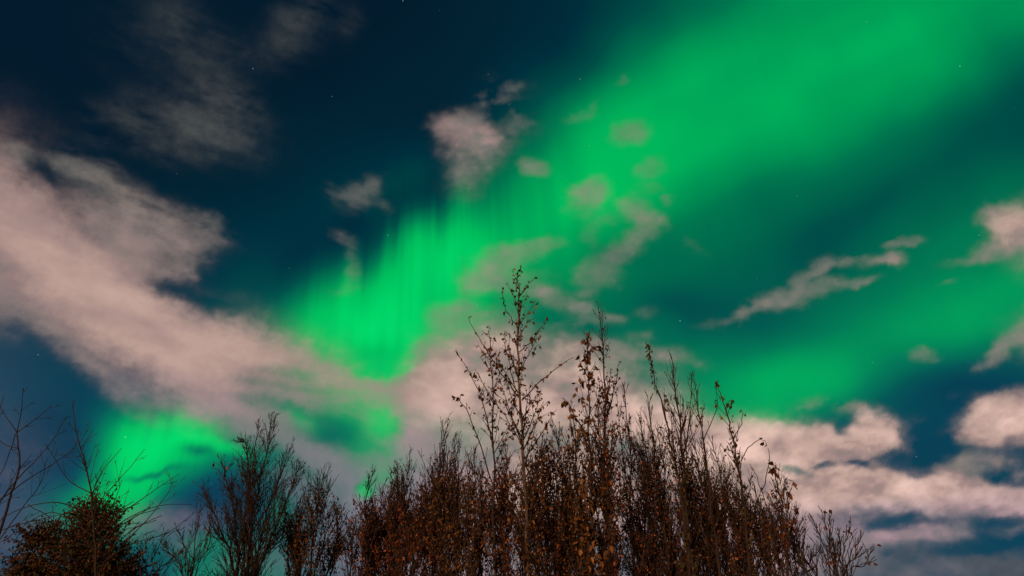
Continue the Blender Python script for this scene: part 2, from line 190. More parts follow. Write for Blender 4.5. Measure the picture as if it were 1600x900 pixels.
# ---------------------------------------------------------------- sky dome
def build_sky():
    Rad = 3000.0
    az = np.concatenate([np.linspace(-115, -66, 50, endpoint=False), np.linspace(-66, 66, 700), np.linspace(66, 115, 51)[1:]])
    el = np.concatenate([np.linspace(-3, 3, 8, endpoint=False), np.linspace(3, 62, 380), np.linspace(62, 90, 40)[1:]])
    A, E = np.meshgrid(np.radians(az), np.radians(el))
    dx = np.sin(A) * np.cos(E); dy = np.cos(A) * np.cos(E); dz = np.sin(E)
    c, s = math.cos(PITCH), math.sin(PITCH)
    df = np.maximum(dy * c + dz * s, .12); du = -dy * s + dz * c
    u = np.clip(800 + F * dx / df, -1400, 3000); v = np.clip(450 - F * du / df, -1200, 1300)
    au = aurora(u, v); cl, tone = clouds(u, v)
    out = np.maximum(np.maximum(-u, u - 1600), np.maximum(-v, 0)); fade = np.exp(-(np.maximum(out, 0) / 700.) ** 2)
    au = au * fade
    co = np.stack([dx * Rad, dy * Rad, dz * Rad], -1).reshape(-1, 3)
    ny, nx = A.shape
    idx = np.arange(nx * ny).reshape(ny, nx)
    q = np.stack([idx[:-1, :-1], idx[1:, :-1], idx[1:, 1:], idx[:-1, 1:]], -1).reshape(-1, 4)
    me = bpy.data.meshes.new("sky")
    me.vertices.add(len(co)); me.vertices.foreach_set('co', co.astype(np.float32).ravel())
    me.loops.add(q.size); me.loops.foreach_set('vertex_index', q.astype(np.int32).ravel())
    me.polygons.add(len(q)); me.polygons.foreach_set('loop_start', np.arange(0, q.size, 4, dtype=np.int32))
    me.update(calc_edges=True)
    for nm, arr in (('aurora', au), ('cloud', cl), ('lit_tone', tone)):
        at = me.attributes.new(nm, 'FLOAT', 'POINT'); at.data.foreach_set('value', arr.astype(np.float32).ravel())
    o = bpy.data.objects.new("sky", me); COL.objects.link(o)
    tag(o, "night sky with green aurora, pink lit clouds and faint stars", "sky", kind='structure')
    m = bpy.data.materials.new("night_sky"); m.use_nodes = True; nt = m.node_tree; nt.nodes.clear(); N = nt.nodes.new; L = nt.links.new
    m.cycles.emission_sampling = 'NONE'
    def attr(n): a = N('ShaderNodeAttribute'); a.attribute_name = n; return a.outputs['Fac']
    def math_(op, a, b=None, cl=False):
        n = N('ShaderNodeMath'); n.operation = op; n.use_clamp = cl
        for i, x in enumerate((a, b)):
            if x is None: continue
            if isinstance(x, (int, float)): n.inputs[i].default_value = x
            else: L(x, n.inputs[i])
        return n.outputs[0]
    tc = N('ShaderNodeTexCoord'); nrm = N('ShaderNodeVectorMath'); nrm.operation = 'NORMALIZE'; L(tc.outputs['Object'], nrm.inputs[0])
    def noise(scale, det, rough):
        n = N('ShaderNodeTexNoise'); n.inputs['Scale'].default_value = scale; n.inputs['Detail'].default_value = det; n.inputs['Roughness'].default_value = rough
        L(nrm.outputs[0], n.inputs['Vector']); return n.outputs['Fac']
    # aurora colour
    rp = N('ShaderNodeValToRGB'); cr = rp.color_ramp; cr.interpolation = 'LINEAR'
    stops = AUR_RAMP
    while len(cr.elements) < len(stops): cr.elements.new(.5)
    for e, (p, col) in zip(cr.elements, stops): e.position = p / 1.2; e.color = (*lin(col), 1)
    L(math_('DIVIDE', attr('aurora'), 1.2), rp.inputs['Fac'])
    # blue airlight near the horizon
    sep = N('ShaderNodeSeparateXYZ'); L(nrm.outputs[0], sep.inputs[0])
    mr = N('ShaderNodeMapRange'); mr.interpolation_type = 'SMOOTHSTEP'; L(sep.outputs['Z'], mr.inputs['Value'])
    mr.inputs['From Min'].default_value = .58; mr.inputs['From Max'].default_value = .12; mr.inputs['To Min'].default_value = 0; mr.inputs['To Max'].default_value = 1
    low = math_('MULTIPLY', mr.outputs[0], math_('SUBTRACT', 1.0, math_('MULTIPLY', attr('aurora'), .85), True))
    def mix(fac, a, b, blend='MIX'):
        n = N('ShaderNodeMix'); n.data_type = 'RGBA'; n.blend_type = blend
        for i, x in ((0, fac), (6, a), (7, b)):
            if isinstance(x, (int, float)): n.inputs[i].default_value = x
            elif isinstance(x, (tuple, list)): n.inputs[i].default_value = (*x, 1)
            else: L(x, n.inputs[i])
        return n.outputs[2]
    sky = mix(low, rp.outputs['Color'], lin(AIR), 'ADD')
    # purple tint low in the west
    mw = N('ShaderNodeMapRange'); mw.interpolation_type = 'SMOOTHSTEP'; L(sep.outputs['X'], mw.inputs['Value'])
    mw.inputs['From Min'].default_value = -.50; mw.inputs['From Max'].default_value = -.66
    sky = mix(math_('MULTIPLY', math_('MULTIPLY', mw.outputs[0], mr.outputs[0]), 1.0), sky, lin((46, 34, 52)), 'ADD')
    # stars
    vo = N('ShaderNodeTexVoronoi'); vo.voronoi_dimensions = '3D'; vo.feature = 'F1'; vo.inputs['Scale'].default_value = 62; L(nrm.outputs[0], vo.inputs['Vector'])
    sc_ = N('ShaderNodeSeparateColor'); L(vo.outputs['Color'], sc_.inputs[0])
    core = math_('LESS_THAN', vo.outputs['Distance'], .046)
    pick = math_('MULTIPLY', math_('GREATER_THAN', sc_.outputs[0], .72), math_('POWER', sc_.outputs[1], 4.0))
    star = math_('MULTIPLY', math_('MULTIPLY', core, pick), .33)
    sky = mix(star, sky, (.75, .85, 1.0), 'ADD')
    # clouds
    fine = noise(38, 7, .66); fine2 = noise(120, 3, .6)
    nn = math_('ADD', math_('SUBTRACT', fine, .5), math_('MULTIPLY', math_('SUBTRACT', fine2, .5), .3))
    ca = attr('cloud'); edge = math_('MULTIPLY', math_('MULTIPLY', ca, math_('SUBTRACT', 1.0, ca)), 2.6)
    cov = math_('ADD', ca, math_('MULTIPLY', nn, edge), True)
    tn = attr('lit_tone'); tn = math_('MULTIPLY', tn, math_('ADD', 1.0, math_('MULTIPLY', nn, .10)))
    lit = math_('POWER', tn, 1.9)  # painted brightness of the lit clouds
    th = N('ShaderNodeMapRange'); th.interpolation_type = 'SMOOTHSTEP'; L(tn, th.inputs['Value']); th.inputs['From Min'].default_value = .98; th.inputs['From Max'].default_value = .55
    hr = N('ShaderNodeValToRGB'); L(tn, hr.inputs['Fac']); he = hr.color_ramp      # thin cloud is greyer, thick banks mauve, the sunk bank creamy
    while len(he.elements) < 4: he.elements.new(.5)
    for e, (p, c_) in zip(he.elements, CLOUD_RAMP): e.position = p; e.color = (*lin(c_), 1)
    ml = N('ShaderNodeMapRange'); ml.interpolation_type = 'SMOOTHSTEP'; L(sep.outputs['X'], ml.inputs['Value']); ml.inputs['From Min'].default_value = .02; ml.inputs['From Max'].default_value = -.2
    ml2 = N('ShaderNodeMapRange'); ml2.interpolation_type = 'SMOOTHSTEP'; L(sep.outputs['Z'], ml2.inputs['Value']); ml2.inputs['From Min'].default_value = .36; ml2.inputs['From Max'].default_value = .2
    ml3 = N('ShaderNodeMapRange'); ml3.interpolation_type = 'SMOOTHSTEP'; L(sep.outputs['Z'], ml3.inputs['Value']); ml3.inputs['From Min'].default_value = .20; ml3.inputs['From Max'].default_value = .15
    hue = mix(math_('MAXIMUM', math_('MULTIPLY', math_('MULTIPLY', ml.outputs[0], ml2.outputs[0]), .8), math_('MULTIPLY', ml3.outputs[0], .35)), hr.outputs['Color'], lin((176, 150, 176)))
    vm = N('ShaderNodeVectorMath'); vm.operation = 'SCALE'; L(hue, vm.inputs[0]); L(lit, vm.inputs['Scale'])
    through = N('ShaderNodeVectorMath'); through.operation = 'SCALE'; L(sky, through.inputs[0]); L(math_('MULTIPLY', th.outputs[0], .32), through.inputs['Scale'])
    vs_ = N('ShaderNodeVectorMath'); vs_.operation = 'ADD'; L(vm.outputs[0], vs_.inputs[0]); L(through.outputs[0], vs_.inputs[1])
    # clouds low in the west pick up less town light and look lilac
    fin = mix(cov, sky, vs_.outputs[0])
    em = N('ShaderNodeEmission'); L(fin, em.inputs['Color']); em.inputs['Strength'].default_value = 1.0
    ou = N('ShaderNodeOutputMaterial'); L(em.outputs[0], ou.inputs['Surface'])
    me.materials.append(m)
AUR_RAMP = [(0, (3, 27, 44)), (.12, (0, 46, 60)), (.3, (0, 78, 70)), (.5, (0, 118, 78)), (.7, (0, 160, 86)), (.85, (0, 188, 92)), (1.0, (0, 212, 102)), (1.2, (10, 228, 122))]
AIR = (12, 55, 73)
CLOUD_RAMP = [(.50, (158, 160, 152)), (.72, (166, 156, 147)), (.90, (180, 150, 145)), (1.0, (191, 160, 149))]
build_sky()
# ---------------------------------------------------------------- materials
def nodes(name):
    m = bpy.data.materials.new(name); m.use_nodes = True; nt = m.node_tree
    return m, nt, nt.nodes['Principled BSDF']
def bark(name, c1, c2, scale=18):
    m, nt, b = nodes(name); N = nt.nodes.new; L = nt.links.new
    tc = N('ShaderNodeTexCoord'); mp = N('ShaderNodeMapping'); mp.inputs['Scale'].default_value = (1, 1, .35); L(tc.outputs['Object'], mp.inputs[0])
    n = N('ShaderNodeTexNoise'); n.inputs['Scale'].default_value = scale; n.inputs['Detail'].default_value = 5; n.inputs['Roughness'].default_value = .7; L(mp.outputs[0], n.inputs['Vector'])
    r = N('ShaderNodeValToRGB'); r.color_ramp.elements[0].position = .38; r.color_ramp.elements[0].color = (*c1, 1); r.color_ramp.elements[1].position = .62; r.color_ramp.elements[1].color = (*c2, 1)
    L(n.outputs['Fac'], r.inputs['Fac']); L(r.outputs['Color'], b.inputs['Base Color']); b.inputs['Roughness'].default_value = .9
    bp = N('ShaderNodeBump'); bp.inputs['Strength'].default_value = .5; bp.inputs['Distance'].default_value = .01; L(n.outputs['Fac'], bp.inputs['Height']); L(bp.outputs[0], b.inputs['Normal'])
    return m
def leafmat(name, cols):
    m, nt, b = nodes(name); N = nt.nodes.new; L = nt.links.new
    g = N('ShaderNodeNewGeometry'); r = N('ShaderNodeValToRGB'); cr = r.color_ramp; cr.interpolation = 'LINEAR'
    while len(cr.elements) < len(cols): cr.elements.new(.5)
    for i, (e, c) in enumerate(zip(cr.elements, cols)): e.position = i / (len(cols) - 1); e.color = (*c, 1)
    L(g.outputs['Random Per Island'], r.inputs['Fac'])
    tc = N('ShaderNodeTexCoord'); n = N('ShaderNodeTexNoise'); n.inputs['Scale'].default_value = 1.7; n.inputs['Detail'].default_value = 3; L(tc.outputs['Object'], n.inputs['Vector'])
    mr = N('ShaderNodeMapRange'); L(n.outputs['Fac'], mr.inputs['Value']); mr.inputs['From Min'].default_value = .3; mr.inputs['From Max'].default_value = .7; mr.inputs['To Min'].default_value = .55; mr.inputs['To Max'].default_value = 1.35
    vm = N('ShaderNodeVectorMath'); vm.operation = 'SCALE'; L(r.outputs['Color'], vm.inputs[0]); L(mr.outputs[0], vm.inputs['Scale'])
    L(vm.outputs[0], b.inputs['Base Color']); b.inputs['Roughness'].default_value = .62
    b.inputs['Specular IOR Level'].default_value = .25
    return m
M_BARK = bark('dark_twig_bark', (.012, .008, .007), (.034, .022, .018))
M_PALE = bark('pale_poplar_bark', (.025, .018, .014), (.14, .105, .08), 9)
M_RUST = leafmat('rust_leaves', [(.02, .009, .005), (.09, .028, .010), (.04, .015, .008), (.16, .050, .014), (.03, .013, .007), (.36, .12, .03)])
M_OCHRE = leafmat('ochre_leaves', [(.03, .016, .007), (.12, .052, .014), (.05, .030, .012), (.22, .10, .025), (.04, .026, .010), (.30, .15, .035)])
M_OLIVE = leafmat('olive_leaves', [(.03, .028, .010), (.09, .075, .02), (.05, .036, .012), (.03, .040, .013), (.20, .13, .03)])
M_BUSH = leafmat('bush_leaves', [(.03, .012, .006), (.09, .026, .010), (.02, .012, .006), (.035, .065, .014), (.05, .016, .007), (.15, .05, .014), (.03, .045, .010), (.06, .05, .014)])

# ---------------------------------------------------------------- ground
def build_ground():
    rng = np.random.default_rng(5); n = 96; rings = [0, 2, 4, 6, 8, 10, 13, 16, 20, 26, 34, 50, 80, 140, 300, 700, 1600, 2960]
    co = [(0, 0, 0)]; f = []
    for ri, r in enumerate(rings[1:]):
        for k in range(n):
            a = 2 * math.pi * k / n; co.append((r * math.cos(a), r * math.sin(a), 0.05 * math.sin(r * .7 + 3 * a) * (r > 4) * (r < 300)))
    for k in range(n): f.append((0, 1 + k, 1 + (k + 1) % n))
    for ri in range(len(rings) - 2):
        b0 = 1 + ri * n; b1 = b0 + n
        for k in range(n): f.append((b0 + k, b1 + k, b1 + (k + 1) % n, b0 + (k + 1) % n))
    me = bpy.data.meshes.new('ground'); me.from_pydata(co, [], f); me.update()
    o = bpy.data.objects.new('ground', me); COL.objects.link(o); tag(o, 'dark autumn grass ground under the trees', 'ground', kind='structure')
    m, nt, b = nodes('autumn_turf'); N = nt.nodes.new; L = nt.links.new
    tc = N('ShaderNodeTexCoord'); n1 = N('ShaderNodeTexNoise'); n1.inputs['Scale'].default_value = 3; n1.inputs['Detail'].default_value = 9; n1.inputs['Roughness'].default_value = .7; L(tc.outputs['Object'], n1.inputs['Vector'])
    r = N('ShaderNodeValToRGB'); r.color_ramp.elements[0].position = .35; r.color_ramp.elements[0].color = (.025, .03, .012, 1); r.color_ramp.elements[1].position = .68; r.color_ramp.elements[1].color = (.11, .075, .03, 1)
    L(n1.outputs['Fac'], r.inputs['Fac']); L(r.outputs['Color'], b.inputs['Base Color']); b.inputs['Roughness'].default_value = 1
    bp = N('ShaderNodeBump'); bp.inputs['Distance'].default_value = .05; L(n1.outputs['Fac'], bp.inputs['Height']); L(bp.outputs[0], b.inputs['Normal'])
    me.materials.append(m)
build_ground()

# ---------------------------------------------------------------- trees
CP_, SP_ = math.cos(PITCH), math.sin(PITCH)
def pt(u, v, D):  # tree points are placed from image pixels through the camera
    """world point at ground distance D (y) on the camera sight line through image pixel (u, v)"""
    k = (450 - v) / F
    z = D * (SP_ + k * CP_) / (CP_ - k * SP_)
    df = D * CP_ + z * SP_
    return Vector(((u - 800) / F * df, D, z + CAM_H))

class Tubes:
    def __init__(s): s.v = []; s.f = []
    def add(s, pts, rads, n=4):
        b0 = len(s.v); up = None
        for i, p in enumerate(pts):
            d = (pts[min(i + 1, len(pts) - 1)] - pts[max(i - 1, 0)])
            if d.length < 1e-9: d = Vector((0, 0, 1))
            d.normalize()
            a = d.cross(Vector((.31, .95, .1))).normalized() if up is None else (up - d * up.dot(d)).normalized()
            up = a; b = d.cross(a)
            for k in range(n):
                t = 2 * math.pi * k / n
                q = p + (a * math.cos(t) + b * math.sin(t)) * rads[i]
                s.v.append((q.x, q.y, q.z))
        m = len(pts)
        for i in range(m - 1):
            for k in range(n):
                k2 = (k + 1) % n; s.f.append((b0 + i * n + k, b0 + i * n + k2, b0 + (i + 1) * n + k2, b0 + (i + 1) * n + k))
        s.f.append(tuple(b0 + (m - 1) * n + k for k in range(n)))
    def build(s, name, mat, parent, origin):
        me = bpy.data.meshes.new(name)
        me.from_pydata([(x - origin.x, y - origin.y, z - origin.z) for x, y, z in s.v], [], s.f)
        me.polygons.foreach_set('use_smooth', [True] * len(me.polygons)); me.update()
        me.materials.append(mat); o = bpy.data.objects.new(name, me); COL.objects.link(o); o.parent = parent
        return o
def leaf_mesh(name, P, Dr, S, mat, parent, origin, rng, wide=.62):
    """P positions, Dr tip directions, S lengths: one six-cornered folded blade each"""
    P = np.asarray(P, float); Dr = np.asarray(Dr, float); S = np.asarray(S, float)[:, None]
    P = P - np.array(origin[:]); n = len(P)
    Dr = Dr / np.linalg.norm(Dr, axis=1, keepdims=True)
    rnd = rng.normal(size=(n, 3)); X = np.cross(Dr, rnd); X /= np.linalg.norm(X, axis=1, keepdims=True); Z = np.cross(X, Dr)
    w = wide * (.8 + .4 * rng.random((n, 1))); fold = .10 + .22 * rng.random((n, 1)); curl = (rng.random((n, 1)) - .3) * .35
    def at(a, b, c): return P + S * (Dr * a + X * b * w + Z * (c * 1.0))
    vs = np.stack([at(0, 0, 0), at(.28, .46, fold), at(.68, .36, fold + curl * .5), at(1.05, 0, curl), at(.68, -.36, fold + curl * .5), at(.28, -.46, fold)], 1).reshape(-1, 3)
    b = np.arange(n)[:, None] * 6
    q = np.concatenate([b + np.array([0, 1, 2, 3]), b + np.array([0, 3, 4, 5])], 1).reshape(-1, 4)
    me = bpy.data.meshes.new(name)
    me.vertices.add(len(vs)); me.vertices.foreach_set('co', vs.astype(np.float32).ravel())
    me.loops.add(q.size); me.loops.foreach_set('vertex_index', q.astype(np.int32).ravel())
    me.polygons.add(len(q)); me.polygons.foreach_set('loop_start', np.arange(0, q.size, 4, dtype=np.int32))
    me.update(calc_edges=True); me.materials.append(mat)
    o = bpy.data.objects.new(name, me); COL.objects.link(o); o.parent = parent
    return o

def interp(poly, t):
    n = len(poly) - 1; x = min(max(t, 0), .99999) * n; i = int(x); return poly[i].lerp(poly[i + 1], x - i)
def smooth_poly(poly, rnd, wob, m=None):
    """Catmull-Rom through the points with a little wander"""
    out = []; P = [poly[0] * 2 - poly[1]] + poly + [poly[-1] * 2 - poly[-2]]
    for i in range(1, len(P) - 2):
        for k in range(4):
            t = k / 4; a, b, c, d = P[i - 1], P[i], P[i + 1], P[i + 2]
            out.append(.5 * ((2 * b) + (c - a) * t + (2 * a - 5 * b + 4 * c - d) * t * t + (3 * b - a - 3 * c + d) * t ** 3))
    out.append(poly[-1].copy())
    for i in range(1, len(out) - 1): out[i] += Vector((rnd.gauss(0, wob), rnd.gauss(0, wob), 0))
    return out

class Tree:
    """main stems are given; side branches, twigs and leaves grow from them"""
    def __init__(s, name, label, cat, seed, group=None, pale=False):
        s.rnd = random.Random(seed); s.rng = np.random.default_rng(seed)
        s.name, s.label, s.cat, s.group = name, label, cat, group
        s.trunk = Tubes(); s.br = Tubes(); s.P = []; s.D = []; s.S = []; s.base = None; s.pale = pale
    def leaf(s, p, size, droop=.9):
        r = s.rnd
        d = Vector((r.gauss(0, .7), r.gauss(0, .7), -droop + r.gauss(0, .5)))
        if d.length < .1: d.z = -1
        s.P.append(p[:]); s.D.append(d[:]); s.S.append(size * r.uniform(.6, 1.25))
    def leaves_on(s, pts, per_m, size, zlo, zhi, t0=.1):
        r = s.rnd
        L = sum((pts[i + 1] - pts[i]).length for i in range(len(pts) - 1)); n = per_m * L
        n = int(n) + (r.random() < n - int(n))
        for _ in range(n):
            p = interp(pts, t0 + (1.02 - t0) * r.random())
            if p.z < zlo: continue
            if p.z > zhi and r.random() > .07: continue
            q = p + Vector((r.gauss(0, .018), r.gauss(0, .018), r.gauss(0, .012)))
            s.leaf(q, size)
    def grow(s, p, d, L, rad, level, k):
        """one side shoot that bends upward, with its own twigs"""
        r = s.rnd; seg = max(3, int(L / .14)); seg = min(seg, 8); pts = [p]; dd = d.normalized(); w = k['wob']
        for i in range(seg):
            dd = (dd + Vector((r.gauss(0, w), r.gauss(0, w), k['up'] + r.gauss(0, w * .6)))).normalized()
            pts.append(pts[-1] + dd * (L / seg))
        rads = [max(rad * (1 - .8 * i / seg), k['rmin']) for i in range(seg + 1)]
        s.br.add(pts, rads, 4 if level == 1 else 3)
        if k['leaf'] > 0: s.leaves_on(pts, k['leaf'] * (1 if level > 1 else .6), k['size'], k['zlo'], k['zhi'])
        if level < k['levels']:
            n = max(1, int(L * k['sub'] * r.uniform(.7, 1.3)))
            for j in range(n):
                t = r.uniform(.15, .95); q = interp(pts, t); ax = (interp(pts, min(t + .08, 1)) - interp(pts, t - .08)).normalized()
                e = s.side(ax, r.uniform(*k['ang'])); s.grow(q, e, L * r.uniform(.25, .5) * (1.15 - .5 * t), rads[0] * .55, level + 1, k)
        return pts
    def side(s, ax, ang):
        r = s.rnd; v = Vector((r.gauss(0, 1), r.gauss(0, 1), r.gauss(0, .3))); p = (v - ax * v.dot(ax))
        if p.length < 1e-3: p = Vector((1, 0, 0))
        return ax * math.cos(ang) + p.normalized() * math.sin(ang)
    def stem(s, pix, D, r0, r1, k, dj=.25, ground=True, main=True):
        """pix: image pixels from low to high; D distance; k growth settings"""
        r = s.rnd; n = len(pix); off = r.uniform(-dj, dj)
        pts = [pt(u, v, D + off * i / max(n - 1, 1)) for i, (u, v) in enumerate(pix)]
        if ground:
            a = pts[0]; sl = (pts[1] - pts[0]); sl = sl / max(sl.z, .2); sl.z = 1
            b = a - sl * a.z * .5; g = Vector((a.x - sl.x * a.z * .6, a.y - sl.y * a.z * .6, 0)); m = a.lerp(g, .5)
            if s.base is None: s.base = g.copy()
            else: g = s.base + Vector((r.uniform(-.12, .12), r.uniform(-.12, .12), 0)); m = a.lerp(g, .5)
            pts = [g - Vector((0, 0, .05)), m] + pts
        P = smooth_poly(pts, r, k.get('swob', .012)); tot = len(P) - 1
        rr = [max(r0 + (r1 - r0) * (i / tot) ** .85, r1) for i in range(tot + 1)]
        (s.trunk if main else s.br).add(P, rr, 7 if main else 5)
        # side shoots
        L = sum((P[i + 1] - P[i]).length for i in range(tot)); nb = int(L * k['nb'])
        zt = P[-1].z; zb = k.get('zb', 1.6)
        for j in range(nb):
            t = 1 - r.random() ** k.get('pack', 1.0) * 1.0
            q = interp(P, t)
            if q.z < zb: continue
            ax = (interp(P, min(t + .04, 1)) - interp(P, t - .04)).normalized()
            h = (zt - q.z) / max(zt - zb, .1)            # 0 at the tip
            bl_ = k['len'] * (.25 + .75 * min(1, h / k.get('full', .45))) * r.uniform(.55, 1.15)
            e = s.side(ax, r.uniform(*k['ang'])); s.grow(q, e, bl_, min(.55 * rr[min(int(t * tot), tot)], .003 + .012 * bl_), 1, k)
        if k['leaf'] > 0: s.leaves_on(P, k['leaf'] * .35, k['size'], k['zlo'], k['zhi'], .3)
        return P
    def finish(s, leafm, barkm=None):
        b = s.base or Vector((0, 0, 0))
        root = bpy.data.objects.new(s.name, None); COL.objects.link(root); root.location = b; root.empty_display_size = .3
        tag(root, s.label, s.cat, s.group)
        s.trunk.build('trunk', barkm or (M_PALE if s.pale else M_BARK), root, b)
        if s.br.v: s.br.build('branches', M_BARK, root, b)
        if s.P: leaf_mesh('crown', s.P, s.D, s.S, leafm, root, b, s.rng)
        return root
def K(**a):
    d = dict(nb=6, len=.8, ang=(.35, .75), up=.10, wob=.045, levels=2, sub=5, leaf=8, size=.075, zlo=1.5, zhi=99, rmin=.0036)
    d.update(a); return d
def zof(v, D): return pt(800, v, D).z
# ---- the tall sparse poplar in the middle, nearest to the camera
D = 11
k = K(nb=7.5, len=.95, leaf=12, size=.068, sub=7, ang=(.4, .85), up=.07)
kb = K(nb=6.5, len=.30, leaf=10, size=.078, sub=4, ang=(.45, .9), levels=2)
t = Tree('poplar_tree', 'tallest poplar of the grove, pale thin trunk and sparse brown leaves', 'tree', 11, pale=True)
t.stem([(824, 900), (821, 780), (814, 640), (808, 540), (812, 470), (809, 428)], D, .045, .006, k)
t.stem([(812, 622), (790, 592), (768, 560), (748, 528), (732, 497)], D, .014, .004, kb, ground=False, main=False)
t.stem([(816, 625), (840, 600), (870, 575), (897, 558)], D, .012, .004, kb, ground=False, main=False)
t.stem([(811, 550), (832, 532), (845, 512), (856, 494)], D, .009, .004, kb, ground=False, main=False)
t.stem([(808, 510), (795, 490), (786, 468), (784, 447)], D, .008, .004, kb, ground=False, main=False)
t.stem([(813, 462), (824, 448), (836, 432)], D, .007, .004, K(nb=2, len=.15, leaf=22, size=.09, levels=1), ground=False, main=False)
t.stem([(803, 600), (794, 560), (788, 517)], D, .009, .004, kb, ground=False, main=False)
t.stem([(818, 700), (790, 650), (772, 625)], D, .010, .004, kb, ground=False, main=False)
t.stem([(818, 720), (850, 670), (870, 640)], D, .010, .004, kb, ground=False, main=False)
t.finish(M_OCHRE)
t = Tree('poplar_tree', 'thin poplar just left of the tallest one, small dark leaves', 'tree', 12)
k = K(nb=7.5, len=.75, leaf=13, size=.062, sub=7, ang=(.4, .85))
t.stem([(774, 900), (771, 780), (770, 680), (769, 590), (763, 517)], D - .3, .03, .005, k)
t.stem([(770, 700), (757, 640), (738, 590), (712, 546)], D - .3, .012, .004, kb, ground=False, main=False)
t.stem([(771, 760), (745, 680), (722, 630), (706, 618)], D - .3, .012, .004, kb, ground=False, main=False)
t.finish(M_RUST)
# ---- the poplars right of it
t = Tree('poplar_tree', 'tall poplar with bare whip-like tip above a brown leafy middle', 'tree', 13)
k = K(nb=8.5, len=.85, leaf=14, size=.062, sub=8, zhi=zof(545, 11), ang=(.35, .7))
t.stem([(952, 900), (950, 780), (946, 680), (944, 590), (941, 520), (935, 482)], D, .035, .005, k)
t.stem([(947, 660), (962, 600), (966, 570)], D, .01, .004, kb, ground=False, main=False)
t.finish(M_RUST)
t = Tree('poplar_tree', 'poplar crowned by a column of large drooping leaves', 'tree', 14)
k = K(nb=8, len=.75, leaf=11, size=.10, sub=6, ang=(.35, .8))
t.stem([(926, 900), (924, 760), (921, 660), (919, 590), (917, 527)], 10.6, .03, .005, k)
t.stem([(921, 700), (895, 640), (878, 622)], 10.6, .011, .004, K(nb=4, len=.3, leaf=14, size=.10, levels=1), ground=False, main=False)
t.finish(M_OCHRE)
t = Tree('poplar_tree', 'leaning poplar ending in a tuft of green-brown leaves', 'tree', 15)
k = K(nb=6, len=.6, leaf=9, size=.07, sub=6, ang=(.3, .6))
t.stem([(1078, 900), (1066, 780), (1048, 690), (1032, 625), (1020, 580), (1013, 540)], 11, .03, .005, k)
t.stem([(1018, 570), (1014, 550), (1012, 538)], 11, .006, .004, K(nb=8, len=.14, leaf=45, size=.085, levels=1), ground=False, main=False)
t.finish(M_OLIVE)
t = Tree('poplar_tree', 'dark leafless poplar with a thick straight trunk and fine whips', 'tree', 16)
k = K(nb=9, len=.85, leaf=7, size=.06, sub=8, zhi=zof(720, 11.5), ang=(.2, .5), up=.14)
t.stem([(1082, 900), (1073, 780), (1063, 680), (1055, 610), (1050, 562)], 11.5, .042, .006, k)
t.stem([(1066, 720), (1078, 650), (1080, 590)], 11.5, .014, .004, k, ground=False, main=False)
t.finish(M_RUST)
t = Tree('poplar_tree', 'slender leafless poplar curving up to a forked tip against the green glow', 'tree', 17)
k = K(nb=5.5, len=.75, leaf=1.2, size=.07, sub=6, ang=(.3, .6), up=.12)
t.stem([(1124, 900), (1113, 800), (1100, 700), (1091, 640), (1083, 585)], 11.3, .032, .005, k)
t.stem([(1099, 690), (1118, 640), (1120, 600)], 11.3, .009, .004, kb | dict(leaf=1), ground=False, main=False)
t.finish(M_RUST)
t = Tree('poplar_tree', 'slim poplar with curled leaf tufts at its tips, right of the bare ones', 'tree', 18)
k = K(nb=5, len=.55, leaf=7, size=.07, sub=5, ang=(.35, .7))
t.stem([(1172, 900), (1164, 800), (1150, 710), (1140, 660), (1128, 620), (1119, 601)], 10.6, .028, .005, k)
t.stem([(1146, 690), (1160, 655), (1158, 640)], 10.6, .008, .004, K(nb=3, len=.15, leaf=16, size=.08, levels=1), ground=False, main=False)
t.stem([(1158, 720), (1175, 695), (1190, 686), (1198, 694)], 10.6, .008, .004, K(nb=3, len=.12, leaf=14, size=.085, levels=1), ground=False, main=False)
t.stem([(1118, 607), (1122, 600), (1121, 594)], 10.6, .006, .004, K(nb=6, len=.1, leaf=40, size=.08, levels=1), ground=False, main=False)
t.stem([(1132, 640), (1140, 626), (1148, 630)], 10.6, .006, .004, K(nb=3, len=.1, leaf=26, size=.08, levels=1), ground=False, main=False)
t.finish(M_OLIVE)
t = Tree('poplar_tree', 'short poplar on the right edge of the grove, big hanging leaves on top', 'tree', 19)
k = K(nb=7, len=.55, leaf=14, size=.07, sub=6, ang=(.3, .7), zhi=zof(760, 10.2))
t.stem([(1232, 900), (1228, 840), (1222, 790), (1212, 750), (1207, 735)], 10.2, .025, .005, k)
t.stem([(1228, 830), (1232, 780), (1240, 752)], 10.2, .009, .004, K(nb=6, len=.16, leaf=20, size=.105, levels=1), ground=False, main=False)
t.stem([(1216, 762), (1210, 738), (1212, 726)], 10.2, .007, .004, K(nb=6, len=.16, leaf=34, size=.12, levels=1), ground=False, main=False)
t.stem([(1222, 850), (1192, 770), (1172, 725)], 10.2, .010, .004, K(nb=2, len=.3, leaf=1, levels=1), ground=False, main=False)
t.stem([(1190, 768), (1202, 725), (1200, 700)], 10.2, .008, .004, K(nb=2, len=.15, leaf=1.5, levels=1), ground=False, main=False)
t.finish(M_RUST)
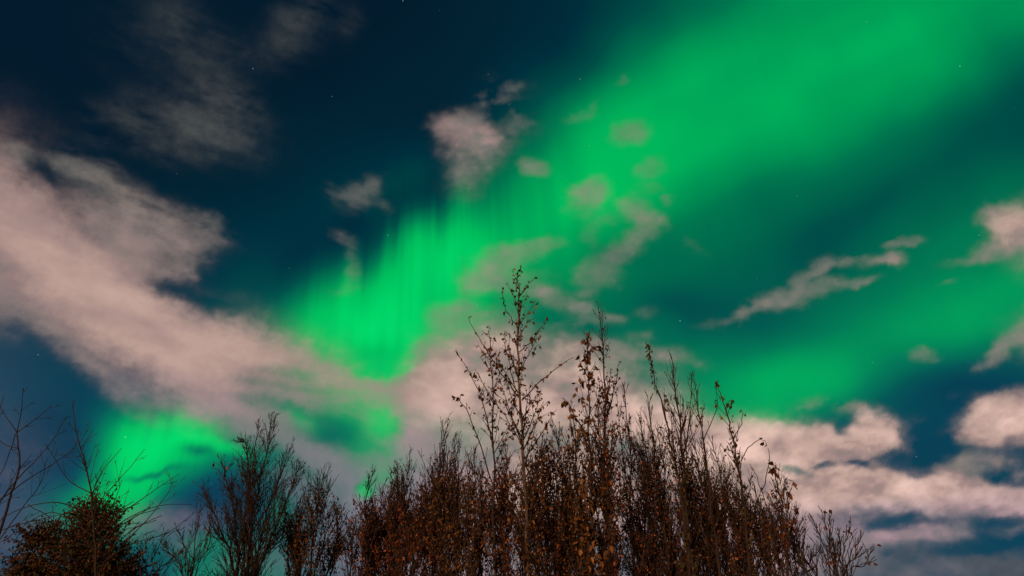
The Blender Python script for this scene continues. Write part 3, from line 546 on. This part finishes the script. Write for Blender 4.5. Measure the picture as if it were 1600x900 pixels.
# ---- leafy columns filling the grove: (top u, top v, distance, bare tip px, half width m, leaf material, colour words)
cols = [
 (500, 742, 13.0, 22, .62, 'ochre', 'brown leafy column tree standing alone left of the gap'),
 (472, 792, 13.6, 14, .45, 'olive', 'short olive-brown column tree between the bare fan and its taller leafy neighbour'),
 (528, 790, 13.4, 16, .40, 'ochre', 'low brown column tree at the left brim of the gap'),
 (582, 738, 13.0, 40, .40, 'rust', 'narrow rust column tree right of the gap, first of the long row'),
 (612, 762, 13.2, 50, .50, 'rust', 'rust column tree behind the first one of the long row'),
 (640, 715, 13.0, 66, .50, 'rust', 'rust column tree with bare upright tips, third of the long row'),
 (664, 735, 12.4, 30, .45, 'rust', 'low rust column tree under the bare tips of its neighbours'),
 (692, 655, 12.5, 90, .50, 'rust', 'brown tree with a high spray of bare twigs left of the two tall thin poplars'),
 (716, 690, 12.0, 50, .45, 'ochre', 'brown leafy tree at the foot of the two tall thin poplars'),
 (742, 700, 11.8, 20, .48, 'ochre', 'ochre leafy column just left of the thin poplar trunk'),
 (790, 700, 12.4, 20, .45, 'rust', 'rust leafy column between the two tall poplar trunks'),
 (842, 690, 12.2, 24, .50, 'rust', 'dark rust column close right of the tallest trunk'),
 (868, 665, 12.0, 34, .50, 'rust', 'rust column under the long right branch of the tallest poplar'),
 (896, 640, 11.9, 28, .50, 'ochre', 'full brown column left of the large-leaved poplar'),
 (974, 600, 11.8, 20, .42, 'rust', 'leafy brown tree right of the whip-tipped poplar'),
 (1000, 652, 12.2, 30, .45, 'rust', 'rust column between the whip-tipped and the leaning poplar'),
 (1028, 672, 12.4, 30, .42, 'rust', 'rust column behind the leaning poplar'),
 (1096, 690, 12.6, 36, .40, 'rust', 'thin rust column behind the forked bare poplar'),
 (1146, 705, 12.0, 14, .40, 'olive', 'olive-brown column with a blunt top before the pink cloud'),
 (1180, 770, 12.0, 24, .42, 'rust', 'low brown column between the slim and the short right-hand poplars'),
 (1012, 618, 12.0, 60, .42, 'rust', 'fine-twigged tree crowding the left side of the leaning poplar'),
 (1044, 632, 12.6, 70, .45, 'rust', 'fine-twigged brown tree hidden behind the thick leafless poplar'),
 (1078, 655, 12.0, 60, .42, 'rust', 'twiggy brown tree just right of the thick leafless poplar'),
 (1112, 690, 12.8, 50, .42, 'ochre', 'twiggy tree filling the gap below the forked bare poplar'),
 (1130, 735, 11.8, 30, .36, 'rust', 'low twiggy tree under the slim curled-tuft poplar'),
 (1200, 790, 11.6, 34, .36, 'ochre', 'low golden-brown tree under the bare arching shoots on the right'),
 (932, 612, 12.4, 60, .45, 'rust', 'fine-twigged tree between the large-leaved and whip-tipped poplars'),
 (1248, 830, 11.0, 30, .40, 'olive', 'low olive bushy tree at the right foot of the grove'),
 (1272, 868, 11.4, 30, .40, 'rust', 'lowest brown shrubby tree beside the bare bush'),
]
MATS = dict(rust=M_RUST, ochre=M_OCHRE, olive=M_OLIVE)
for i, (u, v, D, bare, hw, mt, lab) in enumerate(cols):
    rn = random.Random(100 + i)
    t = Tree('aspen_tree', lab, 'tree', 200 + i)
    h = zof(v, D); zt = zof(v + bare, D)
    thin = .6 if u > 985 else 1.0
    k = K(nb=13, len=hw * 1.9, leaf=rn.uniform(7, 13) * thin, size=rn.uniform(.042, .056), sub=10, wob=.06, ang=(.25, .62), up=.12, zhi=zt, full=.5, zb=1.9)
    vs = [900, (900 * 2 + v) / 3, (900 + v * 2) / 3, v]
    cx = 800; conv = lambda vv: 800 + (u - 800) * (1950 - 450 + vv) / (1950 - 450 + v)
    t.stem([(conv(a) + rn.uniform(-9, 9) * (a > v), a) for a in vs], D, .03, .005, k)
    for q in range(3):
        du = rn.uniform(-1, 1) * hw * 60; vv = v + rn.uniform(5, 110); uu = u + du
        if vv > 860: continue
        t.stem([(conv(900) + du * .4, 900), (conv((900 + vv) / 2) + du * .8, (900 + vv) / 2), (uu, vv)], D, .018, .004, k | dict(nb=7, zhi=max(zt - .1, zof(vv + bare * .5, D))), main=False)
    t.finish(MATS[mt])
# ---- thin dark stems and undergrowth deeper in the grove
spots = [(556 + 22 * i + 9 * ((i * 7) % 3), 800 - 60 * math.sin(i * .24 - .2) - 28 * ((i * 5) % 4) * .5) for i in range(31)]
for i, (u, v) in enumerate(spots):
    rn = random.Random(300 + i); D = 15 + 3 * rn.random(); t = Tree('aspen_sapling', 'dark leafy sapling crowded in the shaded back rows of the grove', 'tree', 400 + i, group='saplings crowded behind the grove front')
    v = min(max(v, 690), 850)
    k = K(nb=12, len=1.0, leaf=8 if u < 985 else 2.2, size=.055, sub=8, wob=.06, ang=(.3, .7), up=.11, zb=2.0)
    f = (1500 + 900) / (1500 + v); t.stem([(800 + (u - 800) * f, 900), (800 + (u - 800) * (f + 1) / 2 + rn.uniform(-4, 4), (900 + v) / 2), (u, v)], D, .035, .005, k)
    t.finish(M_RUST)
# ---- bare fan-shaped tree left of the gap
t = Tree('bare_tree', 'leafless fan-shaped tree with many fine upswept twigs left of the grove', 'tree', 21)
k = K(nb=17, len=.85, leaf=.06, size=.07, sub=8.5, ang=(.3, .65), up=.06, levels=3, rmin=.0034, wob=.045)
for st in ([(376, 900), (383, 800), (396, 720), (404, 660)], [(384, 900), (398, 790), (416, 710), (424, 655)], [(372, 900), (366, 800), (352, 745), (346, 722)],
           [(396, 900), (418, 800), (440, 740), (452, 700)], [(366, 900), (346, 830), (326, 785), (314, 762)], [(402, 900), (430, 830), (452, 770), (468, 728)], [(388, 900), (392, 780), (386, 700), (378, 690)]):
    t.stem(st, 12.5, .032, .0045, k)
t.stem([(424, 670), (430, 655), (433, 645)], 12.5, .006, .004, K(nb=3, len=.1, leaf=9, size=.09, levels=1), ground=False, main=False)
t.finish(M_RUST)
t = Tree('bare_sapling', 'low leafless sapling at the foot of the fan-shaped tree', 'tree', 22)
for st in ([(292, 900), (288, 850), (278, 826)], [(300, 900), (306, 840), (312, 800)], [(306, 900), (326, 850), (332, 800)], [(286, 900), (262, 862), (256, 850)]):
    t.stem(st, 12, .018, .004, K(nb=10, len=.6, leaf=.15, sub=7, levels=3, ang=(.3, .7)))
t.finish(M_RUST)
t = Tree('bare_sapling', 'lowest leafless twiggy sapling between the round bush and the fan-shaped tree', 'tree', 26)
for st in ([(232, 905), (240, 870), (256, 836)], [(228, 905), (222, 870), (232, 845)], [(240, 905), (262, 880), (284, 862)], [(222, 905), (206, 880), (196, 852)]):
    t.stem(st, 11, .014, .0035, K(nb=12, len=.55, leaf=.1, sub=8, levels=3, ang=(.35, .8), rmin=.0034))
t.finish(M_RUST)
# ---- bare bush at the right foot
t = Tree('bare_bush', 'leafless wispy bush at the far right foot of the grove', 'bush', 23)
k = K(nb=8, len=.5, leaf=.9, size=.065, sub=6, ang=(.25, .6), up=.09, levels=2, rmin=.0042)
for st in ([(1300, 900), (1284, 840), (1268, 806)], [(1306, 900), (1298, 850), (1284, 798)], [(1310, 900), (1304, 850), (1296, 806)], [(1318, 900), (1320, 860), (1330, 822)], [(1324, 900), (1336, 870), (1345, 838)], [(1330, 900), (1350, 885), (1362, 862)], [(1312, 900), (1312, 860), (1310, 834)]):
    t.stem(st, 10.5, .016, .004, k)
t.finish(M_RUST)
# ---- bare saplings at the left edge, close by
t = Tree('bare_sapling', 'near leafless sapling with radiating twigs at the left edge', 'tree', 24)
k = K(nb=7, len=.45, leaf=0, sub=5, ang=(.45, .9), up=.03, levels=3, wob=.035, rmin=.0020, swob=.003)
D = 6.5
t.stem([(2, 822), (18, 770), (30, 730), (27, 690), (26, 676)], D, .016, .005, k | dict(nb=2))
t.stem([(26, 676), (33, 640), (37, 606)], D, .005, .0025, k, ground=False, main=False)
t.stem([(26, 676), (55, 655), (80, 634)], D, .005, .0025, k, ground=False, main=False)
t.stem([(26, 676), (12, 655), (2, 640)], D, .005, .0025, k, ground=False, main=False)
t.stem([(24, 678), (12, 715), (-4, 750)], D, .005, .003, k, ground=False, main=False)
t.stem([(26, 700), (8, 695), (-10, 680)], D, .005, .003, k, ground=False, main=False)
t.stem([(-12, 800), (30, 745), (70, 705), (104, 650)], D - .2, .007, .0025, k, ground=False, main=False)
t.stem([(-30, 700), (-8, 660), (6, 618)], D, .006, .0025, k, ground=False, main=False)
t.stem([(-40, 860), (0, 830), (60, 812), (120, 798)], D, .006, .0025, k, ground=False, main=False)
t.stem([(-30, 880), (30, 800), (60, 760), (74, 716)], D + .2, .006, .0025, k, ground=False, main=False)
t.stem([(0, 780), (50, 745), (90, 720), (118, 700)], D - .1, .006, .0025, k, ground=False, main=False)
t.finish(M_RUST)
t = Tree('bare_sapling', 'leafless sapling whose long arching twigs cross before the round bush', 'tree', 25)
D = 7
t.stem([(150, 900), (146, 830), (141, 764), (130, 715), (118, 670), (113, 628)], D, .016, .003, k)
t.stem([(146, 800), (166, 771), (196, 738), (226, 702)], D, .006, .0025, k, ground=False, main=False)
t.stem([(142, 775), (160, 735), (190, 700)], D, .006, .0025, k, ground=False, main=False)
t.stem([(152, 860), (185, 808), (235, 770), (281, 740)], D, .008, .0025, k, ground=False, main=False)
t.stem([(152, 850), (195, 812), (250, 790), (300, 788)], D, .007, .0025, k, ground=False, main=False)
t.stem([(160, 880), (205, 850), (262, 832), (305, 800)], D, .006, .0025, k, ground=False, main=False)
t.stem([(150, 830), (176, 790), (190, 750)], D, .006, .0025, k, ground=False, main=False)
t.stem([(160, 870), (215, 828), (262, 770), (270, 745)], D + .2, .006, .0025, k, ground=False, main=False)
t.stem([(141, 770), (105, 748), (72, 695)], D, .006, .0025, k, ground=False, main=False)
t.stem([(146, 810), (90, 785), (20, 800), (-20, 835)], D, .007, .0025, k, ground=False, main=False)
t.stem([(148, 840), (80, 800), (0, 848)], D, .006, .0025, k, ground=False, main=False)
t.finish(M_RUST)
# ---- the round bush at lower left
def round_bush():
    t = Tree('round_bush', 'dense round-topped bush of red-brown and green leaves at lower left', 'bush', 31); r = t.rnd; rng = t.rng
    D = 9.0; g = pt(118, 900, D); g.z = 0; t.base = g
    lobes = [((146, 808), .33, .40), ((146, 835), .34, .38), ((115, 860), .45, .42), ((66, 850), .40, .36), ((168, 880), .30, .42), ((52, 895), .36, .38), ((150, 905), .7, .6), ((90, 915), .8, .6), ((185, 920), .34, .36), ((35, 925), .35, .3)]
    for i in range(26):                                        # bare arching shoots tangled through the leaves
        a = pt(r.uniform(60, 190), r.uniform(860, 905), D - .35 + r.uniform(-.2, .3)); b_ = a + Vector((r.uniform(-.8, .8), r.uniform(-.3, .1), r.uniform(.25, .75)))
        t.br.add(smooth_poly([a, a.lerp(b_, .5) + Vector((0, 0, .14)), b_], r, .008), [.005] * 9, 3)
    for (u, v), rx, rz in lobes:
        c = pt(u, v, D + r.uniform(-.2, .2))
        t.trunk.add([g + Vector((r.uniform(-.1, .1), r.uniform(-.1, .1), -.05)), g.lerp(c, .5) + Vector((0, 0, .2)), c], [.04, .025, .01], 6)
        for i in range(60):
            d = Vector(rng.normal(size=3)).normalized(); d.z = abs(d.z) * .9 + .1 * d.z
            e = c + Vector((d.x * rx, d.y * rx, d.z * rz)) * r.uniform(.75, 1.35 if i % 4 == 0 else 1.1)
            m = c.lerp(e, .5) + Vector((0, 0, -.04)); P = [c, m, e]; t.br.add(P, [.007, .005, .003], 3)
            t.leaves_on(P, 48, .036, 1.0, 99, .3)
        for i in range(int(1500 * rx)):
            d = Vector(rng.normal(size=3)).normalized(); q = (r.random() ** .35) * r.uniform(.7, 1.15)
            t.leaf(c + Vector((d.x * rx, d.y * rx, d.z * rz)) * q, .036)
    t.finish(M_BUSH)
round_bush()
